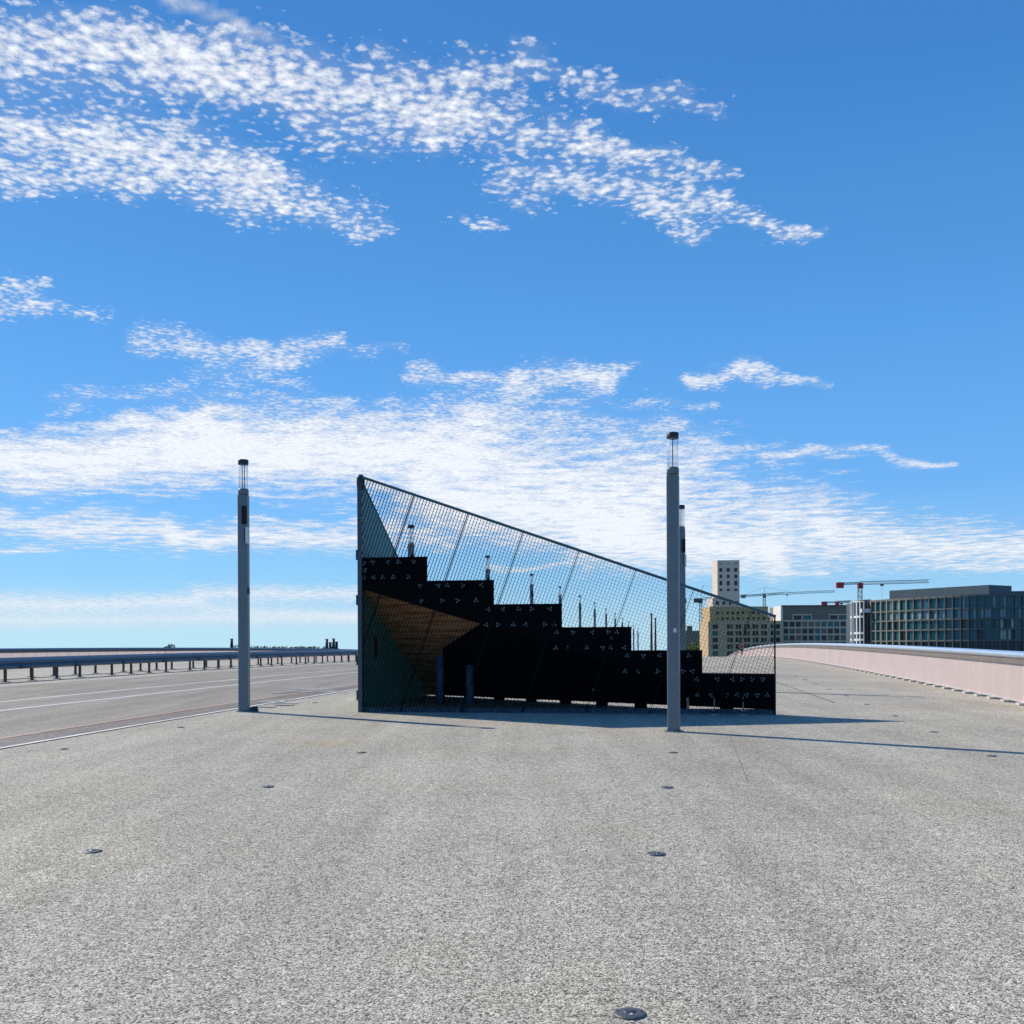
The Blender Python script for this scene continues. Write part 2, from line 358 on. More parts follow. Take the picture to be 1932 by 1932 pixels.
def clouds():
    from mathutils import noise as mn
    CH = 2500.0; nu, nv = 320, 320
    v0, v1 = .012, .74; me = bpy.data.meshes.new('clouds'); vs = []; cv = []; wv_ = []
    segs = []
    for (x0, y0, x1, y1, w0, w1, st) in FIELDS:
        ax, ay, bx, by = (x0-966)/1932, (1220-y0)/1932, (x1-966)/1932, (1220-y1)/1932
        segs.append((ax, ay, bx-ax, by-ay, (bx-ax)**2+(by-ay)**2, w0*1.85/1932, w1*1.85/1932, st))
    for j in range(nv+1):
        t = j/nv; v = v0*(v1/v0)**t
        for i in range(nu+1):
            u = -.62+1.24*i/nu
            y = CH/v; vs.append((u*y, y, CH))
            n1 = mn.noise_vector(Vector((u*7+3, v*11, 1.7))); n2 = mn.noise_vector(Vector((u*19, v*30+5, 4.1))); n3 = mn.noise_vector(Vector((u*50, v*80+9, 2.1)))
            g_ = min(1.15, .12+v*3.2); px_ = u+n1.x*.030+n2.x*.020+n3.x*.010; py_ = v+(n1.y*.012+n2.y*.014+n3.y*.008)*g_
            acc = 0
            for (ax, ay, dx_, dy_, l2, w0, w1, st) in segs:
                h = ((px_-ax)*dx_+(py_-ay)*dy_)/l2; h = 0 if h < 0 else 1 if h > 1 else h
                w = w0+(w1-w0)*h; ex = px_-ax-dx_*h; ey = py_-ay-dy_*h; dd = ex*ex+ey*ey
                if dd < w*w:
                    f = st*(1-math.sqrt(dd)/w)**.8; acc += f**4
            cv.append(acc**.25)
            # wisp of ice cloud, upper left
            ax, ay, bx, by = (318-966)/1932, (1220+14)/1932, (530-966)/1932, (1220-80)/1932
            dx_, dy_ = bx-ax, by-ay; qx = u+n2.x*.006+n3.x*.006; qy = v+n2.y*.006+n3.y*.006
            h = min(1, max(0, ((qx-ax)*dx_+(qy-ay)*dy_)/(dx_*dx_+dy_*dy_))); dd = math.hypot(qx-ax-dx_*h, qy-ay-dy_*h)
            fx = abs(h-.42)*.22; w = .009+max(0, .008-fx)
            wv_.append(max(0, 1-dd/w)*(.55+.45*mn.noise(Vector((u*60+v*50, v*25-u*12, 0)))*1.6))
    fs = [(j*(nu+1)+i, j*(nu+1)+i+1, (j+1)*(nu+1)+i+1, (j+1)*(nu+1)+i) for j in range(nv) for i in range(nu)]
    me.from_pydata(vs, [], fs); me.update()
    a1 = me.attributes.new('coverage', 'FLOAT', 'POINT'); a1.data.foreach_set('value', cv)
    a2 = me.attributes.new('wisp', 'FLOAT', 'POINT'); a2.data.foreach_set('value', wv_)
    m = bpy.data.materials.new('cloud_layer'); m.use_nodes = True; t = m.node_tree; t.nodes.clear()
    global nt; keep = nt; nt = t
    at1 = N('ShaderNodeAttribute', attribute_name='coverage'); at2 = N('ShaderNodeAttribute', attribute_name='wisp')
    cov = at1.outputs['Fac']; tco = N('ShaderNodeTexCoord')
    q = V('SCALE', tco.outputs['Object'], None, 1/CH)
    def nz(vec, scale, detail=4, rough=.55):
        n = N('ShaderNodeTexNoise', noise_dimensions='2D'); nt.links.new(vec, n.inputs['Vector']); n.inputs['Scale'].default_value = scale
        n.inputs['Detail'].default_value = detail; n.inputs['Roughness'].default_value = rough; return n.outputs['Fac'], n.outputs['Color']
    qd = V('ADD', q, V('SCALE', nz(q, 9, 3)[1], None, .035))
    vor = N('ShaderNodeTexVoronoi', feature='SMOOTH_F1', voronoi_dimensions='2D'); vor.inputs['Scale'].default_value = 44; vor.inputs['Smoothness'].default_value = .5
    nt.links.new(qd, vor.inputs['Vector'])
    puff = M('SUBTRACT', .45, vor.outputs['Distance'])
    fb = nz(q, 30, 7, .68)[0]; fl = nz(q, 4.5, 4, .6)[0]
    sq = N('ShaderNodeSeparateXYZ'); nt.links.new(q, sq.inputs[0])
    far = M('MULTIPLY', M('DIVIDE', 2.6, sq.outputs[1]), 1.0, clamp=True)      # 1 overhead, small towards the horizon
    fm = nz(q, 8, 4, .6)[0]
    nn = M('ADD', M('MULTIPLY', M('MULTIPLY', puff, far), 1.35), M('ADD', M('MULTIPLY', M('MULTIPLY', M('SUBTRACT', fb, .5), 3.3), M('POWER', far, 1.15)), M('MULTIPLY', M('SUBTRACT', fl, .5), M('SUBTRACT', 4.2, M('MULTIPLY', far, 3.0)))))
    nn = M('ADD', nn, M('MULTIPLY', M('SUBTRACT', fm, .5), M('SUBTRACT', 1.9, M('MULTIPLY', far, .9))))
    raw = M('ADD', M('MULTIPLY_ADD', cov, 1.42, -.74), M('MULTIPLY', nn, .70))
    raw = M('MULTIPLY', M('MULTIPLY', raw, .80, clamp=True), M('MULTIPLY', cov, 5, clamp=True))
    al = M('SUBTRACT', M('MULTIPLY', raw, 1.9), M('MULTIPLY', M('MULTIPLY', raw, raw), .9))
    veil = M('MULTIPLY', M('SUBTRACT', cov, .35, clamp=True), .30)
    al = M('MAXIMUM', al, veil); al = M('MAXIMUM', al, M('MULTIPLY', M('MULTIPLY', at2.outputs['Fac'], 1.25), M('MULTIPLY_ADD', nz(V('MULTIPLY', q, (9, 2.5, 1)), 3, 6, .7)[0], 2.4, -.4, clamp=True))); al = M('MULTIPLY', al, .975, clamp=True)
    st = M('MULTIPLY_ADD', raw, .22, M('MULTIPLY_ADD', fb, .5, .49))
    em = N('ShaderNodeEmission'); em.inputs[0].default_value = (.945, .985, 1.06, 1); nt.links.new(st, em.inputs[1])
    tr = N('ShaderNodeBsdfTransparent'); ms = N('ShaderNodeMixShader'); nt.links.new(al, ms.inputs[0]); nt.links.new(tr.outputs[0], ms.inputs[1]); nt.links.new(em.outputs[0], ms.inputs[2])
    o_ = N('ShaderNodeOutputMaterial'); nt.links.new(ms.outputs[0], o_.inputs[0]); nt = keep
    m.cycles.emission_sampling = 'NONE'
    me.materials.append(m); ob = bpy.data.objects.new('clouds', me); C.objects.link(ob); ob['kind'] = 'structure'
clouds()

# ------------------------------------------------------------------ belvedere: stairs behind a grating
F = Vector((-3.01, 20.4, 0)); Bk = Vector((-2.13, 25.9, 0)); R_ = Vector((4.93, 19.2, 0)); Z0 = .292
F.z = Bk.z = R_.z = Z0
L0 = (R_-F).length; e1 = (R_-F).normalized(); up = Vector((0, 0, 1)); nrm = Vector((-e1.y, e1.x, 0))   # nrm points away from the camera
if nrm.y < 0: nrm = -nrm
HF, HR, HB = 4.70, 1.83, 1.95
root = empty('belvedere_staircase', F, 'black triangular viewing staircase climbing to the left behind a sloping teal steel grating', 'staircase')
def fp(a, h, d=0): return F + e1*a + up*h + nrm*d
# grating panels
rd = Vector((L0, HR-HF)); rl = rd.length; rd.normalize(); pd = Vector((-rd.y, rd.x))
poly = [Vector((0, .03)), Vector((L0, .03)), Vector((L0, HR)), Vector((0, HF))]
def clip(P, d, poly):
    t0, t1 = -50, 50
    for i in range(len(poly)):
        A = poly[i]; B = poly[(i+1) % len(poly)]; n = Vector((-(B-A).y, (B-A).x))
        den = n.dot(d); num = n.dot(P-A)
        if abs(den) < 1e-9:
            if num < 0: return None
            continue
        t = -num/den
        if den > 0: t0 = max(t0, t)
        else: t1 = min(t1, t)
    return (P+d*t0, P+d*t1) if t1-t0 > .01 else None
def clip_poly(poly, P, n):
    out = []
    for i in range(len(poly)):
        A = poly[i]; B = poly[(i+1) % len(poly)]; da = n.dot(A-P); db = n.dot(B-P)
        if da >= 0: out.append(A)
        if da*db < 0: out.append(A+(B-A)*(da/(da-db)))
    return out
def bar(b, A, B, t, d0, dep):
    a3 = fp(A.x, A.y, d0); b3 = fp(B.x, B.y, d0); X = (b3-a3).normalized(); Y = nrm; Z = X.cross(Y)
    b.box((a3+b3)/2 + nrm*dep/2, ((b3-a3).length, dep, t), (X, Y, Z))
PW = 1.155; top = Vector((0, HF)); npan = 9; uL = L0/rd.x + HR*1.0
k = -2
idx = 0
while True:
    u0 = k*PW; u1 = u0+PW
    if u0 > rl + .2: break
    pg = clip_poly(poly, top+rd*u0, rd)
    if len(pg) > 2: pg = clip_poly(pg, top+rd*u1, -rd)
    if len(pg) > 2:
        b = MB(); nb = 18
        for j in range(nb):
            s_ = clip(top+rd*(u0+(j+.5)*PW/nb), -pd, pg)
            if s_: bar(b, s_[0], s_[1], .0044, 0, .038)
        j = 0
        while j*.065 < 6.5:
            s_ = clip(top+rd*u0-pd*(.05+j*.065), rd, pg); j += 1
            if s_: bar(b, s_[0], s_[1], .0035, .002, .016)
        s_ = clip(top+rd*(u0+.004), -pd, pg)
        if s_: bar(b, s_[0], s_[1], .011, -.004, .050)
        o = b.build('grating_panel', m_grate, root)
        # clamp discs along the seam
        s_ = clip(top+rd*u0, -pd, pg)
        if s_ and k > 0:
            A, B = s_; ln = (B-A).length; n_ = 0; t = .4
            while t < ln-.2:
                P = A+(B-A).normalized()*t; c3 = fp(P.x, P.y, -.012); MB().tube(c3, c3+nrm*.07, .026, 8).build('seam_clamp', m_dark, o); t += 1.05
    k += 1
# frame
b = MB(); bar(b, Vector((-.03, HF+.02)), Vector((L0+.02, HR+.02)), .05, -.03, .09); b.build('top_rail', m_trail, root)
b = MB(); b.prism([fp(-.055, -.02, -.03), fp(.03, -.02, -.03), fp(.03, HF, -.03), fp(-.055, HF, -.03)], nrm*.11); b.build('frame_post', m_frame, root)
b = MB(); b.prism([fp(L0-.012, 0, 0), fp(L0+.014, 0, 0), fp(L0+.014, HR, 0), fp(L0-.012, HR, 0)], nrm*.04); b.build('frame_post', m_grate, root)
b = MB(); b.box(fp(L0/2, .055, .075), (L0, .04, .11), (e1, nrm, up)); b.build('base_channel', m_base, root)
for h in (1.05, 2.25, 1.2+1.95, .35): MB().box(fp(-.075, h, .02), (.035, .07, .20), (e1, nrm, up)).build('hinge_plate', m_dark, root)
b = MB(); b.lathe(fp(-.0, HF-.10, .03), [(.05, -.16), (.075, -.1), (.085, 0), (.075, .1), (.04, .15)], 12); b.build('corner_cap', m_dark, root, True)
# end wall (solid sheet) on the left
sd_ = (Bk-F).normalized(); sn = Vector((-sd_.y, sd_.x, 0)); LS = (Bk-F).length
def sp(a, h, d=0): return F + sd_*a + up*h + sn*d
b = MB(); b.prism([sp(.09, .02), sp(LS, .02), sp(LS, HB), sp(.09, HF-.05)], sn*.03); ew = b.build('end_wall', m_green, root)
b = MB(); A0, B0 = sp(.0, HF+.0, .015), sp(LS, HB+.03, .015); b.tube(A0, B0, .028, 8); b.build('end_wall_rail', m_dark, root, True)
b = MB(); b.box(sp(.95, 1.36, -.02), (.16, .03, .34), (sd_, sn, up)); b.box(sp(.95, 1.15, -.02), (.08, .03, .16), (sd_, sn, up)); b.build('lock_plate', m_dark, ew)
# steps: strips parallel to the hypotenuse Bk-R
tops = [.775, 1.225, 1.68, 2.14, 2.62, 3.10]
def fe(t, d=.10): return R_ + (F-R_)*t + nrm*d*0        # front edge parameter (0 at R)
def se(t): return Bk + (F-Bk)*t
hd = (Bk-R_).normalized(); hn = Vector((-hd.y, hd.x, 0))
if hn.dot(F-R_) < 0: hn = -hn
INS = nrm*.10
def cl(P):                               # keep inside the shell
    return P
for i, h in enumerate(tops):
    t0, t1 = i/6, (i+1)/6
    a0 = fe(t0)+INS; a1 = fe(t1)+INS; s0 = se(t0); s1 = se(t1)
    if i == 5: a1 = s1 = F+INS+e1*.05
    low = tops[i-1] if i else .10
    # riser
    b = MB(); P0, P1 = a0, s0; d_ = hn*.03
    b.prism([P0+up*low, P1+up*low, P1+up*(h-.05), P0+up*(h-.05)], d_)
    b.build('riser', m_black, root)
    b = MB(); q4 = [a0-hn*.01, s0-hn*.01, s1, a1] if i < 5 else [a0-hn*.01, s0-hn*.01, a1]
    b.prism([P+up*(h-.05) for P in q4], up*.05); b.build('tread', m_wood if False else m_black, root)
# stringer plate in the front plane, stepped above, straight below
SH = 2.47
pl = []
for i in range(6):
    x0 = L0*(1-i/6); x1 = L0*(1-(i+1)/6)
    if i == 0: x0 -= .03
    if i == 5: x1 = .03
    pl += [(x0, tops[i]), (x1, tops[i])]
pl += [(.03, SH), (L0-.9, .13), (L0-.03, .05)]
b = MB()
for i in range(6):
    x0 = L0*(1-i/6)-(0.03 if i == 0 else 0); x1 = max(.03, L0*(1-(i+1)/6))
    lo = lambda x: .10 + (SH-.10)*(1-x/L0) if x < L0-1.3 else .06
    b.prism([fp(x1, lo(x1), .07), fp(x0, lo(x0), .07), fp(x0, tops[i], .07), fp(x1, tops[i], .07)], nrm*.012)
st = b.build('side_panel', m_black, root)
CL = {5: ([.04, .175, .41, .57, .80], [.04, .19, .325, .49, .72], [.05]), 4: ([-.1, .175, .31, .54, .82], [-.085, .23, .46, .74], []),
      3: ([-.08, .14, .37, .56, .83], [-.11, .06, .29, .47, .75, .89], []), 2: ([-.075, .16, .44, .67, .79], [-.09, .075, .36, .59, .70, .9], []),
      1: ([-.06, .17, .40, .62, .81], [-.09, .1, .37, .73, .86], []), 0: ([-.08, .21, .42, .55, .69, .835], [-.07, .12, .33, .48, .61, .757, .9], [])}
for i in range(6):
    xl = L0*(1-(i+1)/6); w = L0/6
    for row, dh in zip(CL[i], (.10, .40, .25)):
        for fr in row:
            c0 = Vector((xl+w*fr, tops[i]-dh)); b = MB(); g0 = random.random()*2
            for j in range(3):
                g = g0+j*2.094; P = fp(c0.x+.030*math.cos(g), c0.y+.030*math.sin(g), .05)
                b.tube(P, P+nrm*.022, .019, 8)
            b.build('bolt_cluster', m_bolt, st)
# soffit planks from the hypotenuse up to the stringer, wood on the left, its shade painted as black on the right
def soff(t, s):          # t along hyp from Bk(0) to R(1); s 0 at the hypotenuse .. 1 at F
    P = Bk+(R_-Bk)*t; Q = P+(F-P)*s
    return Q + up*(.10+(SH-.12)*s)
G = F+INS; 
hF = Vector((G.x, G.y, Z0+SH)); hB = Bk+up*.10; hR = R_+up*.10
mid = Bk+(R_-Bk)*.16+up*.10; midf = (R_+(F-R_)*.80)+INS+up*(.10+(SH-.10)*.80)
pn_ = (hB-hF).cross(hR-hF).normalized()
def on_plane(px_, py_):
    d_ = at(px_, py_, 1.0)-Vector((0, 0, EYE)); o_ = Vector((0, 0, EYE)); return o_+d_*((hF-o_).dot(pn_)/d_.dot(pn_))
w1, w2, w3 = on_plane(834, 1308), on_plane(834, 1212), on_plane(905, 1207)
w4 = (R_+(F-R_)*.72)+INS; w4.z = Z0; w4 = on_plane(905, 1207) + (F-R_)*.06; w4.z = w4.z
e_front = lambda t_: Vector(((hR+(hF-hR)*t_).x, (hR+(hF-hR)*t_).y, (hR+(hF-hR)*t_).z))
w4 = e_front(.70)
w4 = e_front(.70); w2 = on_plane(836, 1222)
b = MB(); b.prism([hF, hB, w1, w2, w4], Vector((0, 0, .03))); b.build('soffit_planks', m_wood, root)
b = MB(); b.prism([w4, w2, w1, hR], Vector((0, 0, .03))); b.build('soffit_shade', m_black, root)
for k_ in range(9):
    P = Bk+(R_-Bk)*(.06+k_*.105); MB().box(P+up*.05+hn*.12, (.25, .10, .14), (hd, hn, up)).build('support_block', m_black, root)
for (px_, D_) in ((830, 22.7), (886, 22.6)):
    X_ = (px_-966)/1932*D_; b = MB()
    # height of the soffit above this point
    P = Vector((X_, D_, Z0)); s_ = (P-R_).dot(hn)/((F-R_).dot(hn)); hh = .10+(SH-.12)*s_
    b.tube(Vector((X_, D_, deck(D_))), Vector((X_, D_, Z0+hh)), .085, 16); b.build('column', m_col, root, True)
for (px_, h0, h1) in ((1305, .10, .32), (1315+0, 0, 0), (1353, .05, .33), (1405, .05, .34)):
    if h1:
        a_ = (px_-681)/781*L0; b = MB(); b.box(fp(a_, (h0+h1)/2, .05), (.02 if px_ != 1305 else .045, .015, h1-h0), (e1, nrm, up))
        if px_ != 1305: b.box(fp(a_, .09, .05), (.10, .015, .03), (e1, nrm, up)); b.box(fp(a_, .0, .05-.06), (.12, .05, .02), (e1, nrm, up))
        b.build('levelling_foot', m_foot, root)

# ------------------------------------------------------------------ lamp posts
def make_lamp(name, label, group, extras):
    r = empty(name, (0, 0, 0), label, 'lamp post', group)
    w = .20
    b = MB(); b.box((0, 0, 2.19), (w, w, 4.38)); b.build('post', m_post, r, bevel=.025)
    b = MB(); b.lathe((0, 0, 4.38), [(.106, 0), (.106, .10), (.09, .12)], 20); b.build('collar', m_post, r, True)
    b = MB(); b.lathe((0, 0, 4.50), [(.094, 0), (.094, .50)], 20); g = b.build('lantern_glass', m_glass, r, True)
    b = MB()
    for dx_ in ((-.022, .022) if extras else (0,)): b.tube((dx_, 0, 4.50), (dx_, 0, 5.0), .009, 6)
    b.build('lantern_rod', m_dark, r)
    b = MB(); b.lathe((0, 0, 4.99), [(.10, 0), (.104, .02), (.104, .09), (.095, .10)], 20); b.build('cap', m_dark, r, True)
    b = MB(); b.lathe((0, 0, 0), [(.17, -.01), (.17, .012), (.15, .016)], 16); b.build('base_plate', m_post, r)
    MB().box((0, -.1005, .72), (.115, .004, .42)).build('access_door', m_post, r, bevel=.002)
    MB().box((.0, -.1035, .72), (.018, .004, .018)).build('door_lock', m_dark, r)
    for sx_ in (-1, 1):
        for sy_ in (-1, 1): MB().tube((.125*sx_*.75, .125*sy_*.75, .01), (.125*sx_*.75, .125*sy_*.75, .035), .012, 6).build('anchor_bolt', m_dark, r)
    if not extras: MB().box((.04, -.1015, 1.72), (.05, .003, .07)).build('sticker', m_white, r)
    if extras:
        b = MB(); b.box((.045, -.11, 3.96), (.10, .04, .36)); b.build('speaker_panel', m_black_m, r)
        b = MB(); b.box((.095, -.08, 3.55), (.045, .12, .32)); b.build('white_camera_housing', m_white, r)
        b = MB(); b.box((.06, -.105, 3.55), (.035, .02, .30)); b.build('bracket', m_dark, r)
        b = MB(); b.box((.105, -.04, 2.44), (.03, .10, .14)); b.build('junction_box', m_dark, r)
    return r
ang = -math.atan(RD)*.4
lampA = make_lamp('lamp_post', 'blue-grey lamp post with black speaker panel, beside the white kerb line left of the staircase', 'lamp posts on the deck', True)
P = on_deck(461, 1342.5); lampA.location = P; lampA.rotation_euler.z = 0
Q = P.copy()
lampB = make_lamp('lamp_post', 'tallest-looking blue-grey lamp post, directly in front of the staircase grating', 'lamp posts on the deck', False)
lampB.location = on_deck(1271.5, 1380); lampB.scale = (.925, .925, .925); lampB.rotation_euler.z = -.30
lampC = copy_tree(lampA); lampC.location = (4.69, 28.3, deck(28.3))
lampC['label'] = 'lamp post peeking out just right of the nearest post in front of the grating'
nth = ['first', 'second', 'third', 'fourth', 'fifth', 'sixth', 'seventh', 'eighth', 'ninth', 'tenth', 'eleventh', 'twelfth', 'thirteenth', 'fourteenth']
for i in range(1, 13):
    c = copy_tree(lampA); y = Q.y+12.3*i; c.location = (Q.x+RD*12.3*i, y, deck(y))
    if i == 1: c['label'] = 'lamp post seen through the grating above the top step of the staircase'
    elif i == 2: c['label'] = 'lamp post seen through the grating above the second highest step'
    elif i == 3: c['label'] = 'lamp post rising over the left half of the third highest step'
    elif i == 4: c['label'] = 'lamp post rising over the right end of the third highest step'
    else: c['label'] = 'distant lamp post seen through the grating, %s in the receding row from the left' % nth[i-1]
for n_, (px_, D_, pt) in enumerate(((1229, 150, 1160), (1236.5, 165, 1168.5))):
    t = at(px_, pt, D_); z0 = deck(D_); r = empty('mast', (t.x, D_, z0), ['taller of the two dark masts standing behind the second lowest steps, seen through the grating', 'shorter mast just right of the taller one, seen through the grating'][n_], 'mast', 'masts far along the deck')
    MB().tube((t.x, D_, z0), (t.x, D_, t.z), .20, 8, .13).build('pole', m_gpost, r, True)
    MB().box((t.x, D_, t.z+.1), (.30, .26, .25)).build('lamp_head', m_dark, r)
# cable plug beside the left post
b = MB(); b.box(lampA.location+Vector((.20, .0, .03)), (.16, .10, .06)); b.tube(lampA.location+Vector((.12, 0, .05)), lampA.location+Vector((.26, .02, .09)), .03, 8)
tag(b.build('cable_plug', m_dark, None, bevel=.01), 'small dark cable plug lying at the foot of the left lamp post', 'cable plug')

# ------------------------------------------------------------------ round studs in the deck
def make_stud():
    r = empty('ground_light', (0, 0, 0), 'x', 'ground light', 'round steel lights set in the deck')
    MB().lathe((0, 0, 0), [(.068, -.01), (.068, .002), (.062, .005), (.046, .008), (.030, .0085)], 28).build('steel_ring', m_stud, r, True)
    b = MB(); b.lathe((0, .008, .007), [(.030, 0), (.028, .003), (.018, .005), (.006, .006)], 20); b.build('lens', m_lens, r, True)
    b = MB(); b.box((.004, -.034, .009), (.012, .016, .006)); b.build('light_slot', m_foot, r)
    b = MB()
    for sx_ in (-1, 1): b.tube((.05*sx_, .012, .006), (.05*sx_, .012, .0095), .005, 8)
    b.build('screw', m_dark, r)
    return r
proto = make_stud(); first = True
cols = {'middle column': (-.27, [4.25, 7.27, 10.34, 13.30]), 'second column from the left': (-4.37, [7.44, 10.5, 13.45]),
        'leftmost column beside the white line': (-8.62, [14.0, 17.2, 23.3, 26.4]),
        'right column running back to the parapet': (3.72, [12.8, 15.85, 18.9, 21.95, 25.0, 28.05, 31.1, 34.15, 37.2])}
ordn = ['nearest', 'second nearest', 'third nearest', 'fourth nearest', 'fifth nearest', 'sixth nearest', 'seventh nearest', 'eighth nearest', 'farthest']
for cn, (x0, ys) in cols.items():
    for i, y in enumerate(ys):
        o = proto if first else copy_tree(proto); first = False
        o.location = (lane(x0, y), y, deck(y)+.002); o.rotation_euler.z = random.uniform(-.3, .3)
        o['label'] = 'round steel ground light, %s of the %s' % ('farthest' if i == len(ys)-1 else ordn[i], cn)

# ------------------------------------------------------------------ guardrails
def guardrail(x0, ystart, yend, phase, label, gd):
    r = empty('guardrail', (lane(x0, ystart), ystart, deck(ystart)), label, 'guardrail', 'steel guardrails along the road')
    pts = [Vector((lane(x0, y), y, deck(y))) for y in [ystart+4*i for i in range(int((yend-ystart)/4)+1)]]
    MB().sweep(pts, [(-.08, .44), (.02, .43), (.09, .47), (.10, .54), (.06, .60), (.10, .66), (.09, .74), (.02, .78), (-.08, .77)]).build('beam', m_guard, r)
    y = phase; n = 0; rest = MB()
    while y < yend-1 and True:
        for k_ in range(4):
            yy_ = y+1.42*k_
            if yy_ < ystart or yy_ > yend: continue
            X_ = lane(x0, yy_)-.02; z = deck(yy_)
            b = MB() if n < 100 else rest
            b.box((X_, yy_, z+.22), (.07, .10, .44)); b.box((X_, yy_, z+.012), (.20, .24, .024))
            if n < 100: b.build('post', m_gpost, r)
            n += 1
        y += 6.42
    if rest.v: tag(rest.build('far_posts', m_gpost, r), kind='stuff')
    y = phase+.75
    n = 0
    while y < yend and n < 40:
        if y > ystart:
            X_ = lane(x0, y); b = MB(); b.box((X_+.07, y, deck(y)+.49), (.10, .30, .10)); b.build('joint_clip', m_dark, r); n += 1
        y += 3.21
    return r
guardrail(-23.5, 28, 180, 35.0-6.42, 'near blue-grey steel guardrail on short brown posts along the far side of the road', m_guard)
guardrail(-25.6, 32, 180, 33.2, 'second guardrail standing just behind the near one', m_guard)

# ------------------------------------------------------------------ parapets
def parapet(x0, y0, y1, side, label, ribm, railm, dz):
    """side=+1: right parapet, its face looks left"""
    r = empty('parapet', (lane(x0, y0), y0, deck(y0)+dz), label, 'parapet', 'pink bridge parapets')
    ys = []; y = y0
    while y < y1: ys.append(y); y += 2.0
    pts = [Vector((lane(x0, y), y, deck(y)+dz)) for y in ys]
    circ = [(side*.03+.085*math.cos(g), 1.045+.085*math.sin(g)) for g in [2*math.pi*i/14 for i in range(14)]]
    MB().sweep(pts, circ).build('handrail', railm, r, True)
    MB().sweep(pts, [(-.02*side-.03, .86), (-.02*side+.03, .86), (-.02*side+.05, .965), (-.02*side-.05, .965)]).build('rail_channel', m_under, r)
    MB().sweep(pts, [(-.03, .055), (.03, .055), (.03, .085), (-.03, .085)]).build('bottom_rail', m_foot, r)
    w = 1.07; n = 0; y = y0; rp = MB(); rf = MB()
    while y < y1-2-w:
        a = Vector((lane(x0, y), y, deck(y)+dz)); c = Vector((lane(x0, y+w), y+w, deck(y+w)+dz)); d = (c-a).normalized(); nn_ = Vector((d.y, -d.x, 0)).normalized()
        near = n < 100
        b = MB() if near else rp
        # corrugated infill (fine vertical folds) between two ribs
        k_ = 18 if near else 1; P0 = []
        for j in range(k_+1):
            q_ = a+(c-a)*((j/k_)*.955+.0225); P0.append(q_+nn_*(.010*(1 if j % 2 else -1) if near else 0))
        s_ = len(b.v)
        for q_ in P0: b.v.append(q_+up*.086); b.v.append(q_+up*.858)
        for j in range(len(P0)-1): b.f.append([s_+2*j, s_+2*j+2, s_+2*j+3, s_+2*j+1])
        if near: pn = b.build('infill_panel', m_pink, r)
        b2 = MB() if near else rp
        b2.box(a+up*.47-nn_*side*.006, (.034, .016, .775), (d, nn_, up))
        if near: b2.build('rib', ribm, pn)
        b3 = MB() if near else rf
        b3.box(a+up*.028-nn_*side*.06, (.26, .17, .05), (d, nn_, up))
        if near: b3.build('foot', m_foot, r)
        n += 1; y += w
    if rp.v: tag(rp.build('far_panels', m_pink, r), kind='stuff')
    if rf.v: tag(rf.build('far_feet', m_foot, r), kind='stuff')
    return r
parapet(6.95, 14, 282, 1, 'pink ribbed parapet with bright steel handrail curving away on the right side of the deck', m_pinkrib, m_rail, 0)
parapet(-39.0, 50, 282, -1, 'far pink parapet with dark blue handrail behind the guardrails on the left', m_pinkrib, m_railL, -.10)

# ------------------------------------------------------------------ runner
def skin(name, pts, edges, rad, m, parent):
    me = bpy.data.meshes.new(name); me.from_pydata([tuple(p_) for p_ in pts], edges, []); o = bpy.data.objects.new(name, me); C.objects.link(o)
    o.parent = parent; me.materials.append(m)
    o.modifiers.new('skin', 'SKIN'); me.skin_vertices or None
    if not me.skin_vertices: me.attributes
    lay = me.skin_vertices[0].data
    for i, r_ in enumerate(rad): lay[i].radius = (r_ if isinstance(r_, tuple) else (r_, r_))
    lay[0].use_root = True
    sb = o.modifiers.new('sub', 'SUBSURF'); sb.levels = 1; sb.render_levels = 1
    return o
m_skin = mat('skin', (.45, .27, .19), .6); m_red = mat('red_shirt', (.38, .03, .05), .8); m_short = mat('dark_shorts', (.02, .02, .03), .8); m_hair = mat('dark_hair', (.03, .02, .015), .8); m_shoe = mat('pale_shoe', (.5, .5, .5), .7)
pr = at(1399.5, 1241.3, 126); pr.z = deck(126)
per = empty('person', pr, 'distant runner in a red top and dark shorts on the deck beside the right parapet', 'person')
body = [(0, 0, .93), (0, 0, 1.15), (0, .0, 1.40), (0, -.01, 1.50), (0, -.03, 1.60), (0, -.04, 1.70),
        (-.18, 0, 1.42), (-.24, .08, 1.17), (-.16, -.12, 1.08), (.18, 0, 1.42), (.25, .10, 1.18), (.20, -.10, 1.14),
        (-.09, 0, .90), (-.10, -.16, .55), (-.10, -.10, .10), (-.10, -.24, .04), (.09, 0, .90), (.10, .02, .50), (.10, .28, .30), (.10, .32, .20)]
ed_ = [(0,1),(1,2),(2,3),(3,4),(4,5),(2,6),(6,7),(7,8),(2,9),(9,10),(10,11),(0,12),(12,13),(13,14),(14,15),(0,16),(16,17),(17,18),(18,19)]
rd_ = [(.14,.10),(.13,.09),(.15,.10),.05,.085,.07,.06,.045,.03,.06,.045,.03,.09,.06,.04,.035,.09,.06,.04,.035]
bo = skin('body', body, ed_, rd_, m_skin, per)
skin('shirt', [(0,0,.98),(0,0,1.15),(0,0,1.40),(-.18,0,1.42),(-.22,.05,1.28),(.18,0,1.42),(.22,.06,1.28)], [(0,1),(1,2),(2,3),(3,4),(2,5),(5,6)], [(.16,.12),(.15,.11),(.17,.12),.08,.07,.08,.07], m_red, per)
skin('shorts', [(0,0,.95),(-.09,-.0,.88),(-.10,-.11,.66),(.09,0,.88),(.10,.02,.64)], [(0,1),(1,2),(0,3),(3,4)], [(.155,.12),.105,.095,.105,.095], m_short, per)
